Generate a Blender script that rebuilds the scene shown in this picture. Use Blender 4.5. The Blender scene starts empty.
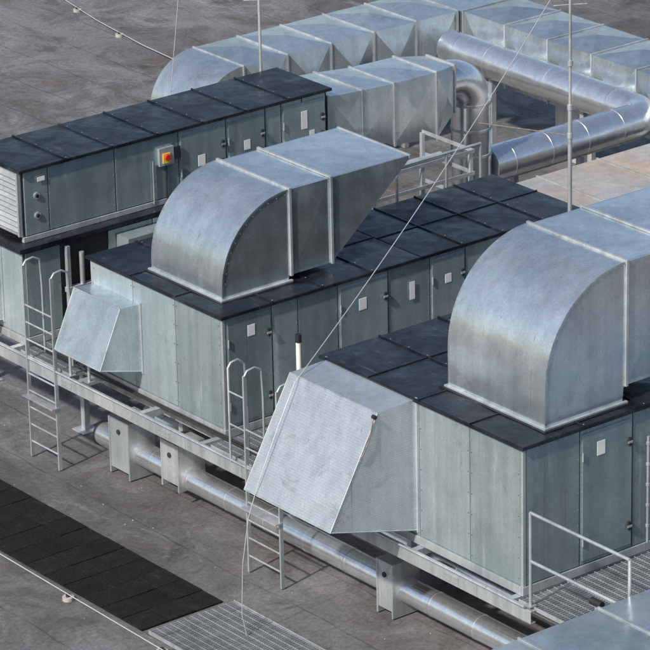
import bpy, math, random
from mathutils import Vector, Matrix
random.seed(7)
scene=bpy.context.scene
# ------------------------------------------------------------------ materials
class NT:
    def __init__(s,name):
        s.m=bpy.data.materials.new(name); s.m.use_nodes=True
        s.t=s.m.node_tree; s.n=s.t.nodes; s.l=s.t.links
        s.b=s.n["Principled BSDF"]
        s.tc=s.n.new("ShaderNodeTexCoord")
    def set(s,inp,v):
        if isinstance(v,bpy.types.NodeSocket): s.l.new(v,inp)
        else: inp.default_value=v
    def mapping(s,sc,rot=(0,0,0)):
        m=s.n.new("ShaderNodeMapping"); m.inputs["Scale"].default_value=sc; m.inputs["Rotation"].default_value=rot
        s.l.new(s.tc.outputs["Object"],m.inputs[0]); return m.outputs[0]
    def noise(s,scale,detail=4,rough=.55,vec=None,dist=0):
        n=s.n.new("ShaderNodeTexNoise"); n.inputs["Scale"].default_value=scale; n.inputs["Detail"].default_value=detail
        n.inputs["Roughness"].default_value=rough; n.inputs["Distortion"].default_value=dist
        s.l.new(vec or s.tc.outputs["Object"],n.inputs["Vector"]); return n.outputs[0]
    def voro(s,scale,vec=None,out="Color"):
        n=s.n.new("ShaderNodeTexVoronoi"); n.inputs["Scale"].default_value=scale
        s.l.new(vec or s.tc.outputs["Object"],n.inputs["Vector"]); return n.outputs[out]
    def ramp(s,v,a,b,lo=0.,hi=1.):
        n=s.n.new("ShaderNodeMapRange"); s.l.new(v,n.inputs[0])
        n.inputs[1].default_value=a;n.inputs[2].default_value=b;n.inputs[3].default_value=lo;n.inputs[4].default_value=hi
        return n.outputs[0]
    def math(s,op,a,b=0.):
        n=s.n.new("ShaderNodeMath"); n.operation=op; s.set(n.inputs[0],a); s.set(n.inputs[1],b); return n.outputs[0]
    def mix(s,f,a,b,mode="MIX"):
        n=s.n.new("ShaderNodeMix"); n.data_type='RGBA'; n.blend_type=mode
        s.set(n.inputs[0],f); 
        for i,v in ((6,a),(7,b)):
            if isinstance(v,(tuple,list)): v=(*v,1) if len(v)==3 else v
            s.set(n.inputs[i],v)
        return n.outputs[2]
    def scale(s,col,f):
        n=s.n.new("ShaderNodeVectorMath"); n.operation='SCALE'; s.l.new(col,n.inputs[0]); s.set(n.inputs["Scale"],f); return n.outputs[0]
    def island(s):
        g=s.n.new("ShaderNodeNewGeometry"); return g.outputs["Random Per Island"]
    def bump(s,h,strength,dist,prev=None):
        b=s.n.new("ShaderNodeBump"); b.inputs["Strength"].default_value=strength; b.inputs["Distance"].default_value=dist
        s.l.new(h,b.inputs["Height"]); 
        if prev: s.l.new(prev,b.inputs["Normal"])
        return b.outputs[0]
    def fin(s,col,rough=.5,metal=0.,normal=None):
        if isinstance(col,tuple): col=(*col,1)
        s.set(s.b.inputs["Base Color"],col); s.set(s.b.inputs["Roughness"],rough); s.set(s.b.inputs["Metallic"],metal)
        if normal: s.l.new(normal,s.b.inputs["Normal"])
        return s.m
def galv(name,c1,c2,metal=.6,r0=.32,r1=.52,streak=.25,grime=.3,ribs=False,can=.35,isl=.22,mott=1.0):
    k=NT(name)
    base=k.mix(k.ramp(k.noise(.7,4,.5),.35,.65),c1,c2)
    sp=k.voro(60); 
    bw=k.n.new("ShaderNodeRGBToBW"); k.l.new(sp,bw.inputs[0])
    f=k.ramp(bw.outputs[0],.15,.85,.94,1.06)
    st=k.ramp(k.noise(1.0,5,.6,k.mapping((6,6,.3))),.38,.68,1+streak*.4,1-streak)
    f=k.math('MULTIPLY',f,st)
    f=k.math('MULTIPLY',f,k.ramp(k.island(),0,1,1-isl*.6,1+isl*.4))
    f=k.math('MULTIPLY',f,k.ramp(k.noise(26,4,.75),.3,.7,.93,1.06))
    f=k.math('MULTIPLY',f,k.ramp(k.noise(3.4,7,.7),.35,.65,1-.06*mott,1+.05*mott))
    col=k.scale(base,f)
    g=k.ramp(k.noise(1.1,10,.75,None,.9),.58,.70,0,grime)
    col=k.mix(g,col,(.12,.115,.105))
    dr=k.ramp(k.noise(1.,3,.5,k.mapping((20,20,.35))),.66,.76,0,grime)
    col=k.mix(dr,col,(.09,.085,.075))
    sp2=k.ramp(k.noise(40,2,.5),.74,.78,0,grime)
    col=k.mix(sp2,col,(.06,.055,.05))
    wt=k.ramp(k.noise(2.6,5,.65,k.mapping((2.2,2.2,.25))),.60,.72,0,.35)
    col=k.mix(wt,col,(.68,.74,.77))
    rg=k.ramp(k.noise(2.5,6,.65),.3,.7,r0,r1)
    nb=k.bump(k.noise(1.3,1,.4),can,.06)
    nb=k.bump(k.noise(30,3,.6),.05,.004,nb)
    if ribs:
        w=k.n.new("ShaderNodeTexWave"); w.bands_direction='Z'; w.inputs["Scale"].default_value=9.5; w.inputs["Distortion"].default_value=.1
        k.l.new(k.tc.outputs["Object"],w.inputs[0])
        nb=k.bump(w.outputs[1],.10,.006,nb)
        col=k.scale(col,k.ramp(w.outputs[1],0,1,.92,1.03))
    return k.fin(col,rg,metal,nb)
M_PAN=galv("galvanised_panel",(.34,.445,.48),(.46,.56,.59),.6,.2,.36,.16,.4,isl=.5)
M_PAN_W=galv("galvanised_casing_end",(.34,.425,.455),(.43,.51,.535),.5,.25,.4,.16,.5,isl=.35)
M_DUCT=galv("galvanised_duct",(.52,.60,.635),(.68,.735,.76),.84,.16,.32,.12,.35,can=.3,mott=1.4)
M_HOOD=galv("ribbed_hood_sheet",(.50,.54,.58),(.60,.635,.67),.65,.24,.38,.10,.45,ribs=True)
M_FRAME=galv("galvanised_steel",(.38,.42,.44),(.52,.55,.57),.5,.35,.5,.2,.5)
M_TAN=galv("weathered_duct_sheet",(.60,.47,.37),(.52,.52,.50),.5,.35,.5,.15,.5)
M_PIPE=galv("aluminium_cladding",(.80,.82,.84),(.88,.90,.92),.9,.14,.28,.06,.25,can=.35)
def m_roof():
    k=NT("dark_roof_sheet")
    n=k.noise(1.6,9,.68,None,1.2)
    col=k.mix(k.ramp(n,.4,.68),(.005,.006,.009),(.018,.020,.028))
    col=k.mix(k.ramp(k.noise(4,9,.78),.56,.72,0,.55),col,(.080,.083,.095))
    col=k.mix(k.ramp(k.noise(1.,5,.6,k.mapping((9,1.2,1))),.62,.74,0,.4),col,(.09,.09,.10))
    col=k.mix(k.ramp(k.noise(40,2,.6),.68,.74,0,.4),col,(.14,.14,.14))
    col=k.scale(col,k.ramp(k.island(),0,1,.6,1.35))
    return k.fin(col,k.ramp(k.noise(2.4,7,.65),.38,.62,.16,.5),.0,k.bump(k.noise(2.0,3),.4,.035))
M_ROOF=m_roof()
def flat(name,c,r=.6,metal=0.,var=.25,sc=12):
    k=NT(name); a=tuple(x*(1-var) for x in c); b=tuple(min(1,x*(1+var)) for x in c)
    return k.fin(k.mix(k.ramp(k.noise(sc,5),.3,.7),a,b),r,metal,k.bump(k.noise(sc*4,3),.15,.004))
M_DARK=flat("seam_shadow_gap",(.018,.02,.022),.8)
M_BLK=flat("black_plastic",(.02,.02,.02),.45)
M_WHT=flat("white_label",(.72,.72,.70),.5,0,.08)
M_YEL=flat("yellow_switch_plate",(.75,.52,.04),.5,0,.1)
M_RED=flat("red_rotary_switch",(.55,.03,.02),.4,0,.1)
M_RUST=flat("weathered_strut",(.20,.17,.14),.7,.2,.4,20)
M_CONC=flat("concrete_pad",(.34,.33,.31),.9,0,.2,15)
M_WIRE=flat("aluminium_wire",(.50,.50,.49),.5,.4,.1)
M_STONE=flat("grit",(.12,.11,.10),.9,0,.5,3)
def m_ground():
    k=NT("roof_felt")
    big=k.noise(.13,6,.6,None,.5); mid=k.noise(.7,9,.70,None,.9); fine=k.noise(14,6,.75)
    sx=k.n.new("ShaderNodeSeparateXYZ"); k.l.new(k.tc.outputs["Object"],sx.inputs[0])
    col=k.mix(k.ramp(big,.36,.58),(.070,.066,.066),(.165,.163,.168))
    col=k.mix(k.ramp(mid,.44,.62,0,.7),col,(.042,.038,.037))
    col=k.mix(k.ramp(k.noise(1.3,10,.76,k.mapping((1,.35,1)),1.0),.56,.68,0,.55),col,(.24,.235,.235))
    col=k.mix(k.ramp(k.noise(.5,5,.6),.56,.72,0,.5),col,(.105,.070,.052))
    col=k.mix(k.ramp(k.noise(.9,6,.7,None,.4),.60,.64,0,.45),col,(.03,.028,.028))
    col=k.scale(col,k.ramp(fine,.25,.75,.55,1.5))
    col=k.scale(col,k.ramp(k.noise(55,3,.7),.3,.7,.75,1.25))
    wob=k.math('MULTIPLY',k.noise(.5,4),.3)
    x=k.math('ADD',sx.outputs[0],wob)
    fr=k.math('FRACT',k.math('MULTIPLY',x,.95))
    seam=k.ramp(k.math('ABSOLUTE',k.math('SUBTRACT',fr,.5)),.0,.025,1,0)
    fl=k.math('FLOOR',k.math('MULTIPLY',x,.95))
    wn=k.n.new("ShaderNodeTexWhiteNoise"); wn.noise_dimensions='1D'; k.l.new(fl,wn.inputs["W"])
    col=k.scale(col,k.ramp(wn.outputs[0],0,1,.88,1.1))
    col=k.mix(k.math('MULTIPLY',seam,k.ramp(k.noise(1.3,4),.4,.65,.1,.8)),col,(.022,.021,.021))
    nb=k.bump(fine,.6,.012); nb=k.bump(mid,.35,.05,nb); nb=k.bump(seam,.3,.01,nb)
    return k.fin(col,k.ramp(mid,.35,.65,.42,.9),0.,nb)
M_GND=m_ground()
def m_mat():
    k=NT("rubber_mat")
    col=k.mix(k.ramp(k.noise(6,6,.7),.35,.7),(.003,.003,.003),(.010,.009,.009))
    col=k.mix(k.ramp(k.noise(3,8,.8),.58,.72,0,.45),col,(.050,.043,.040))
    col=k.scale(col,k.ramp(k.island(),0,1,.6,1.5))
    k.b.inputs["Specular IOR Level"].default_value=.25
    ch=k.voro(20,None,"Distance")
    return k.fin(col,.7,0.,k.bump(ch,.7,.018))
M_MAT=m_mat()
# ------------------------------------------------------------------ mesh builder
class B:
    def __init__(s,name): s.name=name; s.v=[]; s.f=[]; s.mi=[]; s.sm=[]; s.mats=[]
    def m(s,mat):
        if mat not in s.mats: s.mats.append(mat)
        return s.mats.index(mat)
    def add(s,vs,fs,mat,smooth=False):
        o=len(s.v); s.v+= [tuple(v) for v in vs]; i=s.m(mat)
        for f in fs: s.f.append([o+a for a in f]); s.mi.append(i); s.sm.append(smooth)
    def box(s,x0,x1,y0,y1,z0,z1,mat):
        vs=[(x,y,z) for x in (x0,x1) for y in (y0,y1) for z in (z0,z1)]
        s.add(vs,[(0,1,3,2),(4,6,7,5),(0,4,5,1),(2,3,7,6),(0,2,6,4),(1,5,7,3)],mat)
    def prism(s,prof,y0,y1,mat,smooth_idx=(),cap=True,capmat=None):
        n=len(prof)
        vs=[(x,y0,z) for x,z in prof]+[(x,y1,z) for x,z in prof]
        sm=set(smooth_idx)
        if sm:
            lo,hi=min(sm),max(sm)
            run=prof[lo:hi+2]; k=len(run)
            vv=[(x,y0,z) for x,z in run]+[(x,y1,z) for x,z in run]
            s.add(vv,[(a,a+1,k+a+1,k+a) for a in range(k-1)],mat,True)
        for a in range(n):
            if a in sm: continue
            b=(a+1)%n
            s.add([vs[a],vs[b],vs[n+b],vs[n+a]],[(0,1,2,3)],mat)
        if cap:
            s.add([vs[a] for a in range(n)],[tuple(range(n))],capmat or mat)
            s.add([vs[n+a] for a in range(n)],[tuple(reversed(range(n)))],capmat or mat)
    def tube(s,pts,r,mat,seg=12,cap=True):
        pts=[Vector(p) for p in pts]; n=len(pts); vs=[]; fs=[]
        up=None
        for i,p in enumerate(pts):
            if i==0: d=(pts[1]-p)
            elif i==n-1: d=(p-pts[i-1])
            else: d=(pts[i+1]-p).normalized()+(p-pts[i-1]).normalized()
            d.normalize()
            if up is None:
                up=Vector((0,0,1)) if abs(d.z)<.9 else Vector((1,0,0))
            a=d.cross(up).normalized(); u=a.cross(d).normalized(); up=u
            for j in range(seg):
                t=2*math.pi*j/seg
                vs.append(p+a*math.cos(t)*r+u*math.sin(t)*r)
        for i in range(n-1):
            for j in range(seg):
                b=(j+1)%seg
                fs.append((i*seg+j,i*seg+b,(i+1)*seg+b,(i+1)*seg+j))
        s.add(vs,fs,mat,True)
        if cap:
            s.add(vs[:seg],[tuple(reversed(range(seg)))],mat); s.add(vs[-seg:],[tuple(range(seg))],mat)
    def cross(s,p0,p1,p2,p3,h,mat):
        P=[Vector(p) for p in (p0,p1,p2,p3)]
        n=(P[1]-P[0]).cross(P[3]-P[0]).normalized(); c=sum(P,Vector())/4+n*h
        s.add(P+[c],[(0,1,4),(1,2,4),(2,3,4),(3,0,4)],mat)
    def done(s,bevel=0,parent=None):
        me=bpy.data.meshes.new(s.name); me.from_pydata(s.v,[],s.f)
        for m in s.mats: me.materials.append(m)
        for p,i,q in zip(me.polygons,s.mi,s.sm): p.material_index=i; p.use_smooth=q
        me.validate(); me.update()
        o=bpy.data.objects.new(s.name,me); scene.collection.objects.link(o)
        if bevel:
            b=o.modifiers.new("bevel","BEVEL"); b.width=bevel; b.segments=1; b.limit_method='ANGLE'; b.angle_limit=math.radians(50)
        if parent: o.parent=parent
        return o
def empty(name):
    e=bpy.data.objects.new(name,None); scene.collection.objects.link(e); e.empty_display_size=.2; return e
# ------------------------------------------------------------------ ground
g=B("ground"); g.add([(-150,-150,0),(250,-150,0),(250,250,0),(-150,250,0)],[(0,1,2,3)],M_GND); g.done()
b=B("grit")
for i in range(700):
    if i%2: x=random.gauss(-.6,.9); y=random.uniform(-7,9)
    else: x=random.uniform(-5,12); y=random.uniform(-8,24)
    r=random.uniform(.006,.018); a=random.random()*6.28
    ps=[(x+r*math.cos(a+t)*random.uniform(.6,1.3),y+r*math.sin(a+t)*random.uniform(.6,1.3),.001) for t in (0,1.57,3.14,4.71)]
    b.add(ps+[(x,y,r*.8)],[(0,1,4),(1,2,4),(2,3,4),(3,0,4)],M_STONE if i%9 else M_CONC)
b.done()
# ------------------------------------------------------------------ air handling units
def panels_y(b,y,xs,z0,z1,mat,doors=(),labels=()):
    for a,c in zip(xs[:-1],xs[1:]):
        b.box(a+.010,c-.010,y,y+.03,z0+.015,z1-.015,mat)
    for a,c in doors:
        b.box(a+.035,c-.035,y-.018,y-.001,z0+.07,z1-.08,mat)
        for z in (z0+.35,z1-.4):
            b.box(c-.10,c-.06,y-.05,y-.019,z-.06,z+.06,M_BLK)
            b.box(c-.13,c-.05,y-.062,y-.051,z-.015,z+.015,M_FRAME)
            b.tube([(a+.03,y-.03,z-.06),(a+.03,y-.03,z+.06)],.014,M_FRAME,8)
    for (x,z,w,h) in labels:
        b.box(x-w/2,x+w/2,y-.024,y-.0185,z-h/2,z+h/2,M_WHT)
    for a in xs[1:-1]:
        zz=z0+.12
        while zz<z1-.1:
            for dx in (-.03,.03):
                b.box(a+dx-.006,a+dx+.006,y-.004,y-.0005,zz-.006,zz+.006,M_FRAME)
            zz+=.24
def panels_x(b,x,ys,z0,z1,mat):
    for a,c in zip(ys[:-1],ys[1:]):
        b.box(x,x+.03,a+.006,c-.006,z0+.015,z1-.015,mat)
        zz=z0+.1
        while zz<z1-.1:
            for yy in (a+.035,c-.035): b.box(x-.004,x-.0005,yy-.007,yy+.007,zz-.007,zz+.007,M_DARK)
            zz+=.3
def roof(b,x0,x1,y0,y1,z,nx,ny,ov=.05):
    b.box(x0-ov,x1+ov,y0-ov,y1+ov,z-.05,z-.008,M_ROOF)
    dx=(x1-x0+2*ov)/nx; dy=(y1-y0+2*ov)/ny
    for i in range(nx):
        for j in range(ny):
            xa=x0-ov+i*dx+.012; xb=xa+dx-.024; ya=y0-ov+j*dy+.012; yb=ya+dy-.024
            h=random.uniform(.008,.022)
            b.cross((xa,ya,z-.004),(xb,ya,z-.004),(xb,yb,z-.004),(xa,yb,z-.004),h,M_ROOF)
    for i in range(1,nx):
        xx=x0-ov+i*dx; b.box(xx-.012,xx+.012,y0-ov,y1+ov,z-.006,z+.016,M_ROOF)
        yy=y0
        while yy<y1: b.box(xx+.03,xx+.045,yy,yy+.015,z-.003,z+.008,M_FRAME); yy+=.4
    for j in range(1,ny):
        yy=y0-ov+j*dy; b.box(x0-ov,x1+ov,yy-.010,yy+.010,z-.005,z+.011,M_ROOF)
def base(b,x0,x1,y0,y1,z0,h=.12):
    for (a,c,d,e) in ((x0-.02,x1+.02,y0-.02,y0+.06),(x0-.02,x1+.02,y1-.06,y1+.02),(x0-.021,x0+.06,y0+.061,y1-.061),(x1-.06,x1+.021,y0+.061,y1-.061)):
        b.box(a,c,d,e,z0,z0+h,M_FRAME)
ZB=1.60
# ---- middle unit
e=empty("air_handling_unit")
b=B("casing")
b.box(.02,3.6,.02,3.25,ZB+.121,3.45,M_DARK); b.box(3.601,6.78,.02,2.0,ZB+.121,3.45,M_DARK)
zt=3.45
panels_y(b,0,[.05,.89,1.37,2.11,3.06,3.86,4.55,5.24,6.0,6.74],ZB+.12,zt,M_PAN,
   doors=[(.05,.89),(2.11,3.06),(3.86,4.55),(5.24,6.0)],labels=[(.5,3.16,.13,.17),(2.56,3.03,.14,.18),(3.5,3.0,.10,.28),(4.2,3.02,.12,.14),(5.0,2.98,.1,.12)])
panels_x(b,0,[.05,1.15,2.2,3.22],ZB+.12,zt,M_PAN_W)
for (x,y) in ((0,0),(0,3.22),(6.75,0)): b.box(x-.004,x+.046,y-.004,y+.046,ZB+.121,zt,M_FRAME)
base(b,0,6.8,0,3.27,ZB)
b.done(.004,e)
b=B("roof_sheeting"); roof(b,0,3.6,0,3.27,3.5,4,3); roof(b,3.71,6.8,0,2.0,3.5,4,2); b.done(0,e)
# ---- front right unit
e=empty("air_handling_unit")
b=B("casing")
b.box(-.18,7.2,-6.75,-2.62,ZB+.121,3.70,M_DARK)
panels_y(b,-6.77,[-.15,.79,1.73,2.6,3.5,4.4,5.3,6.2,7.1],ZB+.12,3.7,M_PAN,doors=[(.79,1.73),(2.6,3.5),(4.4,5.3)],labels=[(1.15,3.35,.14,.2),(2.2,3.3,.12,.12)])
panels_x(b,-.2,[-6.72,-5.7,-4.65,-3.65,-2.65],ZB+.12,3.7,M_PAN_W)
for (x,y) in ((-.2,-6.77),(-.2,-2.646)): b.box(x-.004,x+.046,y-.004,y+.046,ZB+.121,3.7,M_FRAME)
base(b,-.2,7.2,-6.77,-2.6,ZB)
b.tube([(1.95,-6.84,1.75),(1.95,-6.84,3.3)],.02,M_FRAME,8)
for z in (2.0,2.3,2.6,2.9,3.2): b.tube([(1.95,-6.84,z-.02),(1.95,-6.84,z+.02)],.03,M_FRAME,8)
b.done(.004,e)
b=B("roof_sheeting"); roof(b,-.2,7.2,-6.77,-2.6,3.75,7,4); b.done(0,e)
# ---- rear unit, two storeys
e=empty("air_handling_unit")
b=B("casing")
b.box(.02,5.93,5.07,6.38,3.25,4.33,M_DARK)
panels_y(b,5.05,[.05,.5,1.75,2.97,3.9,4.68,5.0,5.42,5.9],3.28,4.33,M_PAN,doors=[(2.97,3.9),(3.9,4.68),(5.0,5.9)],labels=[(3.4,3.75,.14,.18),(4.3,3.8,.12,.16),(5.45,3.95,.12,.3),(5.6,3.7,.1,.1),(.36,4.16,.14,.07)])
for (x,z) in ((.28,3.9),(.28,3.58)):
    b.tube([(x,5.03,z),(x,5.049,z)],.055,M_FRAME,16); b.tube([(x,5.02,z),(x,5.029,z)],.03,M_BLK,12)
b.box(0,.019,5.07,6.38,3.28,4.33,M_FRAME)
for i in range(11):
    z=3.36+i*.085
    b.add([(-.05,5.12,z),(-.05,6.33,z),(-.001,6.33,z+.06),(-.001,5.12,z+.06)],[(0,1,2,3)],M_FRAME)
for y in (5.06,6.335): b.box(-.06,-.001,y,y+.045,3.3,4.32,M_FRAME)
b.box(0,5.95,5.03,5.09,3.2,3.279,M_FRAME)
b.box(2.56,2.84,4.99,5.049,3.84,4.13,M_FRAME); b.box(2.62,2.76,4.975,4.989,3.88,4.04,M_YEL); b.tube([(2.69,4.93,3.98),(2.69,4.974,3.98)],.05,M_RED,12)
b.box(2.86,2.97,4.99,5.02,3.9,4.1,M_BLK)
b.tube([(2.7,5.02,3.84),(2.7,5.02,3.3),(2.75,4.98,3.2)],.018,M_BLK,8)
b.tube([(2.45,5.02,3.95),(2.45,5.02,3.25)],.012,M_FRAME,8)
for x in (3.35,4.15):
    b.add([(x-.06,5.026,3.5),(x+.06,5.026,3.5),(x,5.026,3.61)],[(0,1,2)],M_WHT)
b.box(-.12,5.9,4.9,6.5,ZB+.121,3.12,M_DARK)
panels_y(b,4.88,[-.1,.55],ZB+.12,3.1,M_PAN); panels_y(b,4.88,[1.45,2.3,3.2,4.1,5.0,5.9],ZB+.12,3.1,M_PAN)
panels_x(b,-.14,[4.9,5.7,6.5],ZB+.12,3.1,M_PAN_W)
base(b,-.14,5.9,4.88,6.52,ZB)
b.box(.6,1.4,4.78,4.875,2.3,2.38,M_FRAME); b.box(.62,.68,4.80,4.87,1.72,3.05,M_FRAME)
b.tube([(.9,4.82,1.75),(.9,4.82,2.9)],.04,M_FRAME,10); b.tube([(1.15,4.8,1.75),(1.15,4.8,2.6)],.04,M_RUST,10)
b.box(1.6,2.5,4.55,4.87,2.55,3.0,M_PAN_W); b.box(2.7,3.3,4.6,4.87,2.5,2.95,M_PAN_W)
b.done(.004,e)
b=B("roof_sheeting"); roof(b,0,5.95,5.05,6.4,4.38,7,1); b.box(-.22,5.9,4.82,6.55,3.125,3.195,M_ROOF); b.done(0,e)
# ------------------------------------------------------------------ elbow discharge ducts
def elbow_duct(x0,x1,y0,y1,zb,zc,zt,zi,xs,xe):
    e=empty("ventilation_duct")
    b=B("elbow")
    R=x1-x0; H=zt-zc; N=24
    arc=[(x1-R*math.cos(t),zc+H*math.sin(t)) for t in [math.pi/2*i/N for i in range(N+1)]]
    prof=[(x0,zb)]+arc+[(x1,zi),(x1-.04,zi-.03),(x1-.06,zb)]
    b.prism(prof,y0,y1,M_DUCT,smooth_idx=range(0,N+1))
    for (ya,yb) in ((y0-.012,y0-.001),(y1+.001,y1+.012)):
        for i in range(-1,N):
            if i==-1: a,c=(x0,zb),(x0,zc); n1=n2=(-1,0)
            else:
                a,c=arc[i],arc[i+1]
                def nn(i):
                    t=math.pi/2*i/N; return (-math.cos(t),math.sin(t))
                n1,n2=nn(i),nn(i+1)
            o=.010;q=-.022
            A=[(a[0]+n1[0]*o,a[1]+n1[1]*o),(c[0]+n2[0]*o,c[1]+n2[1]*o),(c[0]+n2[0]*q,c[1]+n2[1]*q),(a[0]+n1[0]*q,a[1]+n1[1]*q)]
            vs=[(x,ya,z) for x,z in A]+[(x,yb,z) for x,z in A]
            b.add(vs,[(0,1,2,3),(7,6,5,4),(0,4,5,1),(1,5,6,2),(2,6,7,3),(3,7,4,0)],M_DUCT)
    for i in range(1,N,2):
        t=math.pi/2*i/N; px=x1-(R-.06)*math.cos(t); pz=zc+(H-.06)*math.sin(t)
        b.box(px-.008,px+.008,y0-.006,y0-.0005,pz-.008,pz+.008,M_FRAME)
    c=.05
    for (xa,xb,ya,yb) in ((x0-c,x1,y0-c,y0-.002),(x0-c,x1,y1+.002,y1+c),(x0-c,x0-.002,y0-.001,y1+.001)):
        b.box(xa,xb,ya,yb,zb,zb+.035,M_FRAME); 
    b.box(x0-c-.05,x1+.05,y0-c-.05,y1+c+.05,zb-.03,zb-.001+.014,M_ROOF)
    b.done(0,e)
    b=B("straight_section")
    b.prism([(x1+.002,zi),(x1+.002,zt-.004),(xs,zt-.004),(xs,zi)],y0+.003,y1-.003,M_DUCT)
    b.cross((x1+.05,y0+.05,zt-.003),(xs-.04,y0+.05,zt-.003),(xs-.04,y1-.05,zt-.003),(x1+.05,y1-.05,zt-.003),.02,M_DUCT)
    b.cross((x1+.05,y0+.002,zi+.05),(xs-.04,y0+.002,zi+.05),(xs-.04,y0+.002,zt-.05),(x1+.05,y0+.002,zt-.05),.02,M_DUCT)
    b.done(0,e)
    b=B("cowl")
    b.prism([(xs+.002,zi),(xs+.002,zt-.002),(xe,zt-.002),(xe,zt-.04)],y0,y1,M_DUCT)
    b.cross((xs+.05,y0+.03,zt-.001),(xe-.05,y0+.03,zt-.001),(xe-.05,y1-.03,zt-.001),(xs+.05,y1-.03,zt-.001),.03,M_DUCT)
    for x in (x1,xs):
        w=.02;o=.03
        b.box(x-w,x+w,y0-o,y1+o,zt+.0,zt+o,M_FRAME); b.box(x-w,x+w,y0-o,y0-.001,zi-.01,zt-.001,M_FRAME); b.box(x-w,x+w,y1+.001,y1+o,zi-.01,zt-.001,M_FRAME)
    b.box(xe-.02,xe+.01,y0-.01,y1+.01,zt-.045,zt+.012,M_FRAME)
    b.done(0,e)
elbow_duct(.34,1.6,.44,2.15,3.5,3.68,4.92,3.6,2.36,3.87)
elbow_duct(.36,1.78,-6.57,-4.62,3.75,4.33,5.75,4.0,2.75,4.6)
# ------------------------------------------------------------------ weather hoods
def hood(xw,y0,y1,prof,mat):
    b=B("intake_hood")
    P=[(xw-.001-o,z) for o,z in prof]
    b.prism(P,y0,y1,mat)
    zt=prof[0][1]; zb=prof[-1][1]
    b.box(xw-.02,xw-.002,y0-.04,y0-.001,zb-.03,zt+.03,M_FRAME); b.box(xw-.02,xw-.002,y1+.001,y1+.04,zb-.03,zt+.03,M_FRAME)
    (o1,z1),(o2,z2)=prof[1],prof[2]
    for y in (y0,y1): b.tube([(xw-o1,y,z1),(xw-o2,y,z2)],.010,M_FRAME,6)
    b.tube([(xw-o2,y0,z2),(xw-o2,y1,z2)],.012,M_FRAME,6); b.tube([(xw-o1,y0,z1),(xw-o1,y1,z1)],.010,M_FRAME,6)
    b.tube([(xw-o2,y0,z2),(xw-.02,y0,zb)],.010,M_FRAME,6)
    return b
hood(0,2.03,3.2,[(0,3.08),(.36,3.10),(.76,2.22),(0,2.02)],M_DUCT).done()
b=hood(-.2,-4.59,-2.70,[(0,3.72),(.66,3.70),(1.50,2.2),(0,1.8)],M_HOOD)
b.tube([(-.95,-4.62,3.66),(-1.05,-4.63,3.35),(-1.2,-4.62,3.1)],.009,M_RUST,8); b.tube([(-.95,-4.66,3.68),(-.95,-4.60,3.68)],.03,M_BLK,10)
b.done()
hood(-.14,5.5,6.5,[(0,3.05),(.4,3.05),(.75,2.0),(0,1.85)],M_DUCT).done()
b=B("warning_label")
vs=[]
for t,(yy) in ((.25,5.6),(.25,5.85),(.45,5.85),(.45,5.6)):
    x=-.54+(-.89+.54)*t-.012; z=3.05+(2.0-3.05)*t+.006; vs.append((x,yy,z))
b.add(vs,[(0,1,2,3)],M_YEL); b.done()
# ------------------------------------------------------------------ steel support frame
b=B("steel_support_frame")
def chan_y(x,y0,y1,z0,z1,w=.09):
    b.box(x,x+.012,y0,y1,z0,z1,M_FRAME); b.box(x+.013,x+w,y0,y1,z1-.012,z1,M_FRAME); b.box(x+.013,x+w,y0,y1,z0,z0+.012,M_FRAME)
chan_y(-.45,-7.2,8.5,1.42,1.60)
for x in (.25,2.2,4.4,6.3): chan_y(x,-7.2,8.5,1.30,1.48)
for y in (-6.7,-4.7,-2.7,.1,1.6,3.2,5.0,6.4):
    b.box(-.43,6.9,y-.05,y+.05,1.485,1.595,M_FRAME)
for y in (-6.9,-3.3,-.6,2.1,4.7,7.4):
    for x in (.75,2.2,4.4,6.3):
        b.box(x-.05,x+.05,y-.05,y+.05,.02,1.29 if x>1 else 1.484,M_FRAME); b.box(x-.16,x+.16,y-.16,y+.16,.004,.02,M_FRAME)
for y in (-5.6,-2.2,.9,3.4,6.0):
    b.box(-.458,-.4505,y-.14,y+.14,1.45,1.57,M_FRAME)
    for dy in (-.1,-.04,.04,.1):
        for z in (1.48,1.54): b.box(-.468,-.4585,y+dy-.008,y+dy+.008,z-.008,z+.008,M_FRAME)
b.tube([(-.47,-7.1,1.64),(-.47,8.2,1.64)],.018,M_FRAME,8)
b.done(.003)
b=B("cable_conduit")
b.tube([(-.05,-2.3,1.66),(-.05,.0,1.66),(-.08,1.7,1.67),(-.05,3.3,1.66),(-.1,6.6,1.66)],.02,M_BLK,8)
b.tube([(-.12,-2.3,1.66),(-.13,.2,1.68),(-.1,2.2,1.66),(-.14,3.5,1.66),(-.1,6.6,1.66)],.015,M_BLK,8)
b.done()
def grating(x0,x1,y0,y1,z,sp=.05,name="walkway_grating",cs=.12):
    b=B(name); y=y0
    while y<=y1: b.box(x0,x1,y,y+.008,z-.03,z,M_FRAME); y+=sp
    x=x0
    while x<=x1: b.box(x,x+.007,y0,y1,z-.012,z-.002,M_FRAME); x+=cs
    b.box(x0-.01,x0-.001,y0,y1,z-.05,z+.01,M_FRAME); b.box(x1+.001,x1+.01,y0,y1,z-.05,z+.01,M_FRAME)
    return b.done()
grating(-.34,6,-9.0,-6.85,1.62)
grating(-.34,6.5,-2.5,-.1,1.62)
grating(-.34,6.5,3.4,4.75,1.62)
grating(-2.75,-1.28,-8.0,-1.8,.06,.045)
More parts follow.
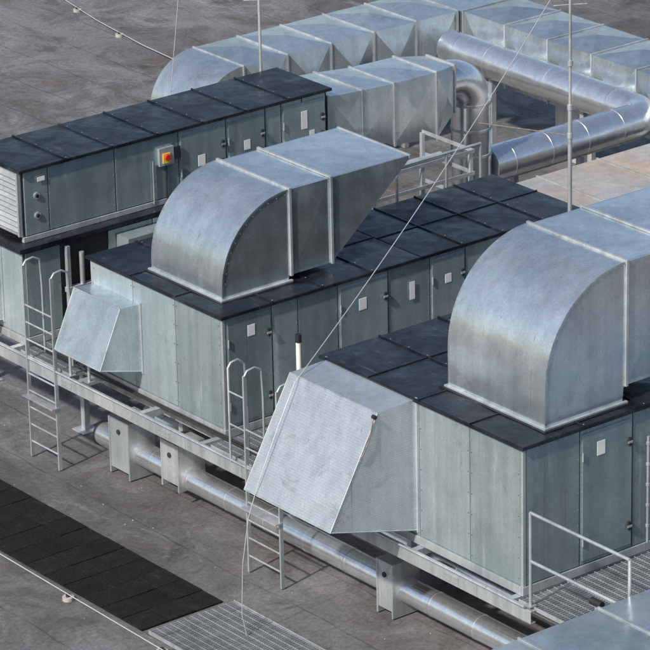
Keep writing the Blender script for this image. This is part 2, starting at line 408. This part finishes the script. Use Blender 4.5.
# ------------------------------------------------------------------ ladders
def ladder(ya,yb,z0,z1,x=-.47):
    b=B("steel_ladder")
    for y in (ya,yb):
        b.box(x-.03,x+.03,y-.014,y+.014,z0,z1,M_FRAME)
        b.tube([(x,y,z1-.01),(x+.05,y,z1+.06),(x+.18,y,z1+.08),(x+.3,y,z1+.02),(x+.32,y,z1-.4),(x+.32,y,1.65)],.018,M_FRAME,8)
    z=z0+.25
    while z<z1-.6:
        b.tube([(x,ya,z),(x,yb,z)],.015,M_FRAME,8); z+=.28
    b.box(x-.12,x+.02,min(ya,yb)-.03,max(ya,yb)+.03,1.03,1.055,M_FRAME)
    b.done(.002)
ladder(-1.88,-1.12,.02,3.05)
ladder(3.64,4.38,.02,3.15)
b=B("grab_rail")
b.tube([(-.47,-.74,1.62),(-.47,-.74,3.05),(-.42,-.74,3.12),(-.3,-.74,3.14),(-.18,-.74,3.05),(-.15,-.74,2.3),(-.15,-.74,1.62)],.018,M_FRAME,8)
for z in (2.2,2.7): b.tube([(-.47,-.74,z),(-.47,-1.12,z)],.014,M_FRAME,8)
b.done()
def handrail(pts,z0,z1):
    b=B("handrail")
    for i,(x,y) in enumerate(pts): b.tube([(x,y,z0),(x,y,z1)],.024,M_FRAME,8); b.box(x-.06,x+.06,y-.06,y+.06,z0-.005,z0+.01,M_FRAME)
    for h in (1.,.48):
        z=z0+(z1-z0)*h; b.tube([(x,y,z) for x,y in pts],.024,M_FRAME,8)
    b.done()
handrail([(-.36,-7.1),(-.36,-9.0)],1.63,2.96)
handrail([(-.36,3.4),(-.3,3.0)],1.63,2.6)
handrail([(4.3,2.4),(5.2,2.4),(6.2,2.4),(6.9,2.4)],2.6,3.9)
b=B("valve"); b.tube([(-.1,-8.1,1.9),(-.1,-8.1,1.63)],.03,M_FRAME,10); b.tube([(-.1,-8.2,1.95),(-.1,-8.0,1.95)],.05,M_BLK,12); b.done()
# ------------------------------------------------------------------ pipes under the units
def clad_pipe(name,pts,r,step=1.0,seg=32,mat=None):
    b=B(name); b.tube(pts,r,mat or M_PIPE,seg)
    for p,q in zip(pts[:-1],pts[1:]):
        p,q=Vector(p),Vector(q); L=(q-p).length
        if L<.9: continue
        d=(q-p)/L; k=int(L/step)
        for i in range(k+1):
            c=p+d*(L*(i+.5)/(k+1)); b.tube([c-d*.018,c+d*.018],r+.007,mat or M_PIPE,seg)
    return b
b=clad_pipe("insulated_pipe",[(.33,3.6,.42),(.33,-9.5,.42)],.185)
b.tube([(.33,3.62,.42),(.33,3.59,.42)],.2,M_BLK,24); b.done()
clad_pipe("insulated_pipe",[(1.05,3.4,.62),(1.05,-9.5,.62)],.14).done()
for (y,w,z0,z1) in ((2.85,.26,.02,.95),(1.55,.22,.25,1.0),(-3.5,.18,.02,.85)):
    b=B("pipe_support"); x=.08
    b.box(x,x+.5,y-w,y-w+.03,z0,z1,M_FRAME); b.box(x,x+.5,y+w-.03,y+w,z0,z1,M_FRAME); b.box(x,x+.5,y-w+.031,y+w-.031,z1-.03,z1,M_FRAME)
    b.box(x+.01,x+.03,y-w+.031,y+w-.031,z0+.1,z1-.031,M_FRAME)
    b.tube([(x-.01,y,z1-.2),(x+.009,y,z1-.2)],.04,M_DARK,10)
    b.done(.004)
# ------------------------------------------------------------------ background ducts and pipes
def arcpts(c,r,a0,a1,u,v,n=10):
    c=Vector(c);u=Vector(u);v=Vector(v)
    return [tuple(c+u*r*math.cos(a0+(a1-a0)*i/n)+v*r*math.sin(a0+(a1-a0)*i/n)) for i in range(n+1)]
e=empty("supply_duct")
b=B("rectangular_section")
def rect_loft(b,S,mat):
    for (xa,a0,a1,c0,c1),(xb,b0,b1,d0,d1) in zip(S[:-1],S[1:]):
        A=[(xa,a0,c0),(xa,a1,c0),(xa,a1,c1),(xa,a0,c1)]; C=[(xb,b0,d0),(xb,b1,d0),(xb,b1,d1),(xb,b0,d1)]
        for i in range(4):
            j=(i+1)%4; b.cross(A[i],C[i],C[j],A[j],-.04,mat)
    for (x,y0,y1,z0,z1) in S:
        o=.025
        b.box(x-.018,x+.018,y0-o,y1+o,z1+.001,z1+o,M_FRAME); b.box(x-.018,x+.018,y0-o,y1+o,z0-o,z0-.001,M_FRAME)
        b.box(x-.018,x+.018,y0-o,y0-.001,z0,z1,M_FRAME); b.box(x-.018,x+.018,y1+.001,y1+o,z0,z1,M_FRAME)
rect_loft(b,[(5.98,5.1,6.35,3.35,4.2),(6.7,5.1,6.35,3.3,4.15),(7.4,5.15,6.3,3.05,4.1),(8.3,5.15,6.25,2.95,4.1),(8.85,5.35,6.05,3.25,4.05)],M_DUCT)
b.done(0,e)
b=B("drop_pipe")
r=.34
path=[(8.8,5.7,3.68)]+arcpts((9.0,5.7,3.18),.5,math.pi/2,0,(1,0,0),(0,0,1),10)+[(9.5,5.7,1.2),(9.5,5.7,.01)]
b.tube(path,r,M_PIPE,32)
for z in (3.2,2.75,2.3): b.tube([(9.5,5.7,z-.02),(9.5,5.7,z+.02)],r+.014,M_FRAME,32)
b.done(0,e)
path=[(9.85,5.7,1.97),(13.2,5.75,1.97)]+arcpts((13.2,6.2,1.97),.45,-math.pi/2,0,(1,0,0),(0,1,0),8)+[(13.65,11.2,1.97)]
b=clad_pipe("insulated_pipe",path,.32,.9,32); b.done()
def duct_x(b,x0,x1,y0,y1,z0,z1,n,mat,h=.05):
    d=(x1-x0)/n
    for i in range(n):
        a=x0+i*d+.02; c=x0+(i+1)*d-.02
        b.cross((a,y0,z0),(c,y0,z0),(c,y0,z1),(a,y0,z1),h,mat)
        b.cross((a,y0,z1),(c,y0,z1),(c,y1,z1),(a,y1,z1),h,mat)
        b.cross((c,y1,z0),(a,y1,z0),(a,y1,z1),(c,y1,z1),h,mat)
    for i in range(n+1):
        x=x0+i*d; b.box(x-.015,x+.015,y0-.02,y1+.02,z0-.02,z1+.02,M_FRAME)
    b.box(x0+.02,x1-.02,y0+.05,y1-.05,z0,z0+.01,mat)
def duct_y(b,x0,x1,y0,y1,z0,z1,n,mat,h=.05):
    d=(y1-y0)/n
    for i in range(n):
        a=y0+i*d+.02; c=y0+(i+1)*d-.02
        b.cross((x0,c,z0),(x0,a,z0),(x0,a,z1),(x0,c,z1),h,mat)
        b.cross((x0,a,z1),(x1,a,z1),(x1,c,z1),(x0,c,z1),h,mat)
        b.cross((x1,a,z0),(x1,c,z0),(x1,c,z1),(x1,a,z1),h,mat)
    for i in range(n+1):
        y=y0+i*d; b.box(x0-.02,x1+.02,y-.015,y+.015,z0-.02,z1+.02,M_FRAME)
e=empty("rectangular_duct")
b=B("duct_run"); duct_x(b,9.1,14.1,11.5,13.0,1.3,2.5,5,M_DUCT,.10); b.done(0,e)
b=B("duct_elbow")
N=14; x1=9.08;R=1.0
arc=[(x1-R*math.cos(t),1.5+R*math.sin(t)) for t in [math.pi/2*i/N for i in range(N+1)]]
b.prism([(x1-R,0.01)]+arc+[(x1,1.35),(x1-.05,1.25),(x1-.1,.01)],11.5,13.0,M_DUCT,smooth_idx=range(0,N+1)); b.done(0,e)
e=empty("rectangular_duct")
b=B("duct_run"); duct_y(b,14.15,15.5,-4,11.4,1.3,2.5,13,M_DUCT,.10); b.done(0,e)
b=B("duct_corner"); b.box(14.15,15.5,11.45,13.0,1.3,2.48,M_DUCT); b.done(0,e)
e=empty("rectangular_duct")
b=B("duct_run"); duct_x(b,7.9,13.2,1.2,3.7,1.2,2.45,4,M_TAN); b.done(0,e)
b=B("duct_support")
for (x,y) in ((10,12.2),(13,12.2),(14.8,9),(14.8,5),(14.8,1),(9,2.4),(12.5,2.4)): b.box(x-.05,x+.05,y-.5,y+.5,.01,1.15,M_FRAME)
for (x,y) in ((13.65,10),(13.65,7.5),(12,5.75),(10.5,5.75)): b.box(x-.05,x+.05,y-.05,y+.05,.01,1.64,M_FRAME)
b.done()
e=empty("rectangular_duct")
b=B("duct_run"); duct_x(b,-3.6,7.,-11.2,-9.08,1.2,2.5,8,M_DUCT,.03); b.done(0,e)
b=B("pipe_rack")
for (x,y) in ((5.2,3.0),(6.2,3.0),(7.2,3.0),(7.2,4.2),(6.2,4.2)):
    b.box(x-.03,x+.03,y-.03,y+.03,1.62,3.55,M_FRAME)
for z in (2.7,3.15,3.52):
    b.box(5.17,7.25,2.95,2.969,z,z+.06,M_FRAME); b.box(7.231,7.25,2.97,4.25,z,z+.06,M_FRAME)
b.box(7.5,8.1,3.0,3.4,1.9,2.7,M_FRAME)
b.tube([(5.0,3.5,1.7),(5.0,3.5,3.3),(5.2,3.5,3.4),(7.0,3.5,3.4)],.06,M_FRAME,12)
b.done()
b=B("vent_pipe"); b.tube([(1.15,-.28,1.7),(1.15,-.28,2.9)],.04,M_WHT,12); b.tube([(1.15,-.28,2.88),(1.15,-.28,3.0)],.048,M_BLK,12); b.done()
# ------------------------------------------------------------------ lightning masts and wires
b=B("lightning_mast")
b.tube([(6.55,-.10,1.6),(6.55,-.10,5.2)],.034,M_FRAME,10); b.tube([(6.55,-.10,5.2),(6.55,-.10,8.6)],.024,M_FRAME,10)
for z in (2.6,3.3): b.box(6.48,6.62,-.14,-.001,z-.03,z+.03,M_FRAME)
b.tube([(6.55,-.1,4.75),(5.75,1.1,4.83)],.009,M_RUST,8)
b.tube([(6.35,.05,6.80),(6.75,-.25,6.82)],.009,M_FRAME,8)
for z in (4.75,5.2,5.9): b.tube([(6.55,-.1,z-.04),(6.55,-.1,z+.04)],.045,M_FRAME,10)
b.done()
b=B("lightning_mast")
b.tube([(5.7,6.48,3.3),(5.7,6.48,8.2)],.026,M_FRAME,10)
b.tube([(5.5,6.63,5.57),(5.9,6.33,5.57)],.009,M_FRAME,8); b.done()
def sag(p,q,s,n=24):
    p,q=Vector(p),Vector(q); return [tuple(p.lerp(q,i/n)-Vector((0,0,4*s*(i/n)*(1-i/n)))) for i in range(n+1)]
b=B("lightning_conductor")
p1=(-.98,-2.95,3.66)
b.tube(sag((6.5,-.1,7.35),p1,.18)+[(-1.3,-2.97,3.1),(-1.66,-2.98,2.4),(-1.83,-2.95,1.9),(-1.9,-2.88,1.2),(-1.88,-2.8,.4),(-1.8,-2.8,.02)],.007,M_WIRE,6)
b.done()
b=B("lightning_conductor"); b.tube(sag((5.0,7.2,8.4),(4.4,7.4,3.0),.02),.006,M_WIRE,6); b.done()
def ground_cable(pts,pads):
    b=B("roof_conductor_cable"); b.tube(pts,.009,M_WIRE,6)
    for (x,y) in pads:
        b.tube([(x,y,.0),(x,y,.055)],.085,M_CONC,16); b.tube([(x,y,.055),(x,y,.09)],.035,M_BLK,10)
    b.done()
ground_cable([(-2.95,8,.09),(-2.97,5,.09),(-2.93,2.5,.09),(-2.97,-.15,.09),(-3.0,-2.5,.09),(-2.97,-6,.09)],[(-2.97,y) for y in (6.9,4.6,2.2,-.15,-2.4)])
ground_cable([(13.9,26,.09),(13.6,24,.09),(13.2,22,.08),(12.9,20,.09),(12.6,16,.09)],[(13.75,25),(13.4,23),(13.05,21),(12.75,18.5)])
ground_cable([(2.0,8.9,.09),(-.6,7.7,.09),(-1.6,6.6,.08),(-2.2,6.2,.09)],[(1.0,8.45),(-.7,7.6)])
# ------------------------------------------------------------------ rubber mat
b=B("rubber_mat")
y=-1.66
while y<9:
    for i in range(3):
        x=-2.78+i*.475; dz=random.uniform(0,.008)
        b.box(x,x+.462,y,y+.462,.005,.03+dz,M_MAT)
    y+=.475
b.done(.004)
# ------------------------------------------------------------------ camera
yaw,pitch,roll,f=math.radians(52.11),math.radians(21.68),math.radians(1.28),3924
F=Vector((math.cos(yaw)*math.cos(pitch),math.sin(yaw)*math.cos(pitch),-math.sin(pitch)))
Rt=Vector((math.sin(yaw),-math.cos(yaw),0)); U=Rt.cross(F)
c,s=math.cos(roll),math.sin(roll); Rt,U=c*Rt-s*U,s*Rt+c*U
cd=bpy.data.cameras.new("camera"); cam=bpy.data.objects.new("camera",cd); scene.collection.objects.link(cam)
M=Matrix((Rt,U,-F)).transposed().to_4x4(); M.translation=Vector((-30.87,-42.06,24.06)); cam.matrix_world=M
cd.sensor_width=36; cd.lens=f/650*36; cd.clip_start=1; cd.clip_end=800
scene.camera=cam
# ------------------------------------------------------------------ light
w=bpy.data.worlds.new("World"); scene.world=w; w.use_nodes=True
nt=w.node_tree; sky=nt.nodes.new("ShaderNodeTexSky"); sky.sky_type='NISHITA'; sky.sun_disc=False
d=Vector((-.75,-.16,.68)).normalized()
sky.sun_elevation=math.asin(d.z); sky.sun_rotation=math.atan2(d.x,d.y)%(2*math.pi)
sky.air_density=1.0; sky.dust_density=2.5
bg=nt.nodes["Background"]; nt.links.new(sky.outputs[0],bg.inputs[0]); bg.inputs[1].default_value=.13
sl=bpy.data.lights.new("sun",'SUN'); sl.energy=4.7; sl.angle=math.radians(2); sl.color=(1,.95,.88)
so=bpy.data.objects.new("sun",sl); scene.collection.objects.link(so)
so.rotation_euler=(-d).to_track_quat('-Z','Y').to_euler()
scene.view_settings.view_transform='Standard'; scene.view_settings.look='None'; scene.view_settings.exposure=0
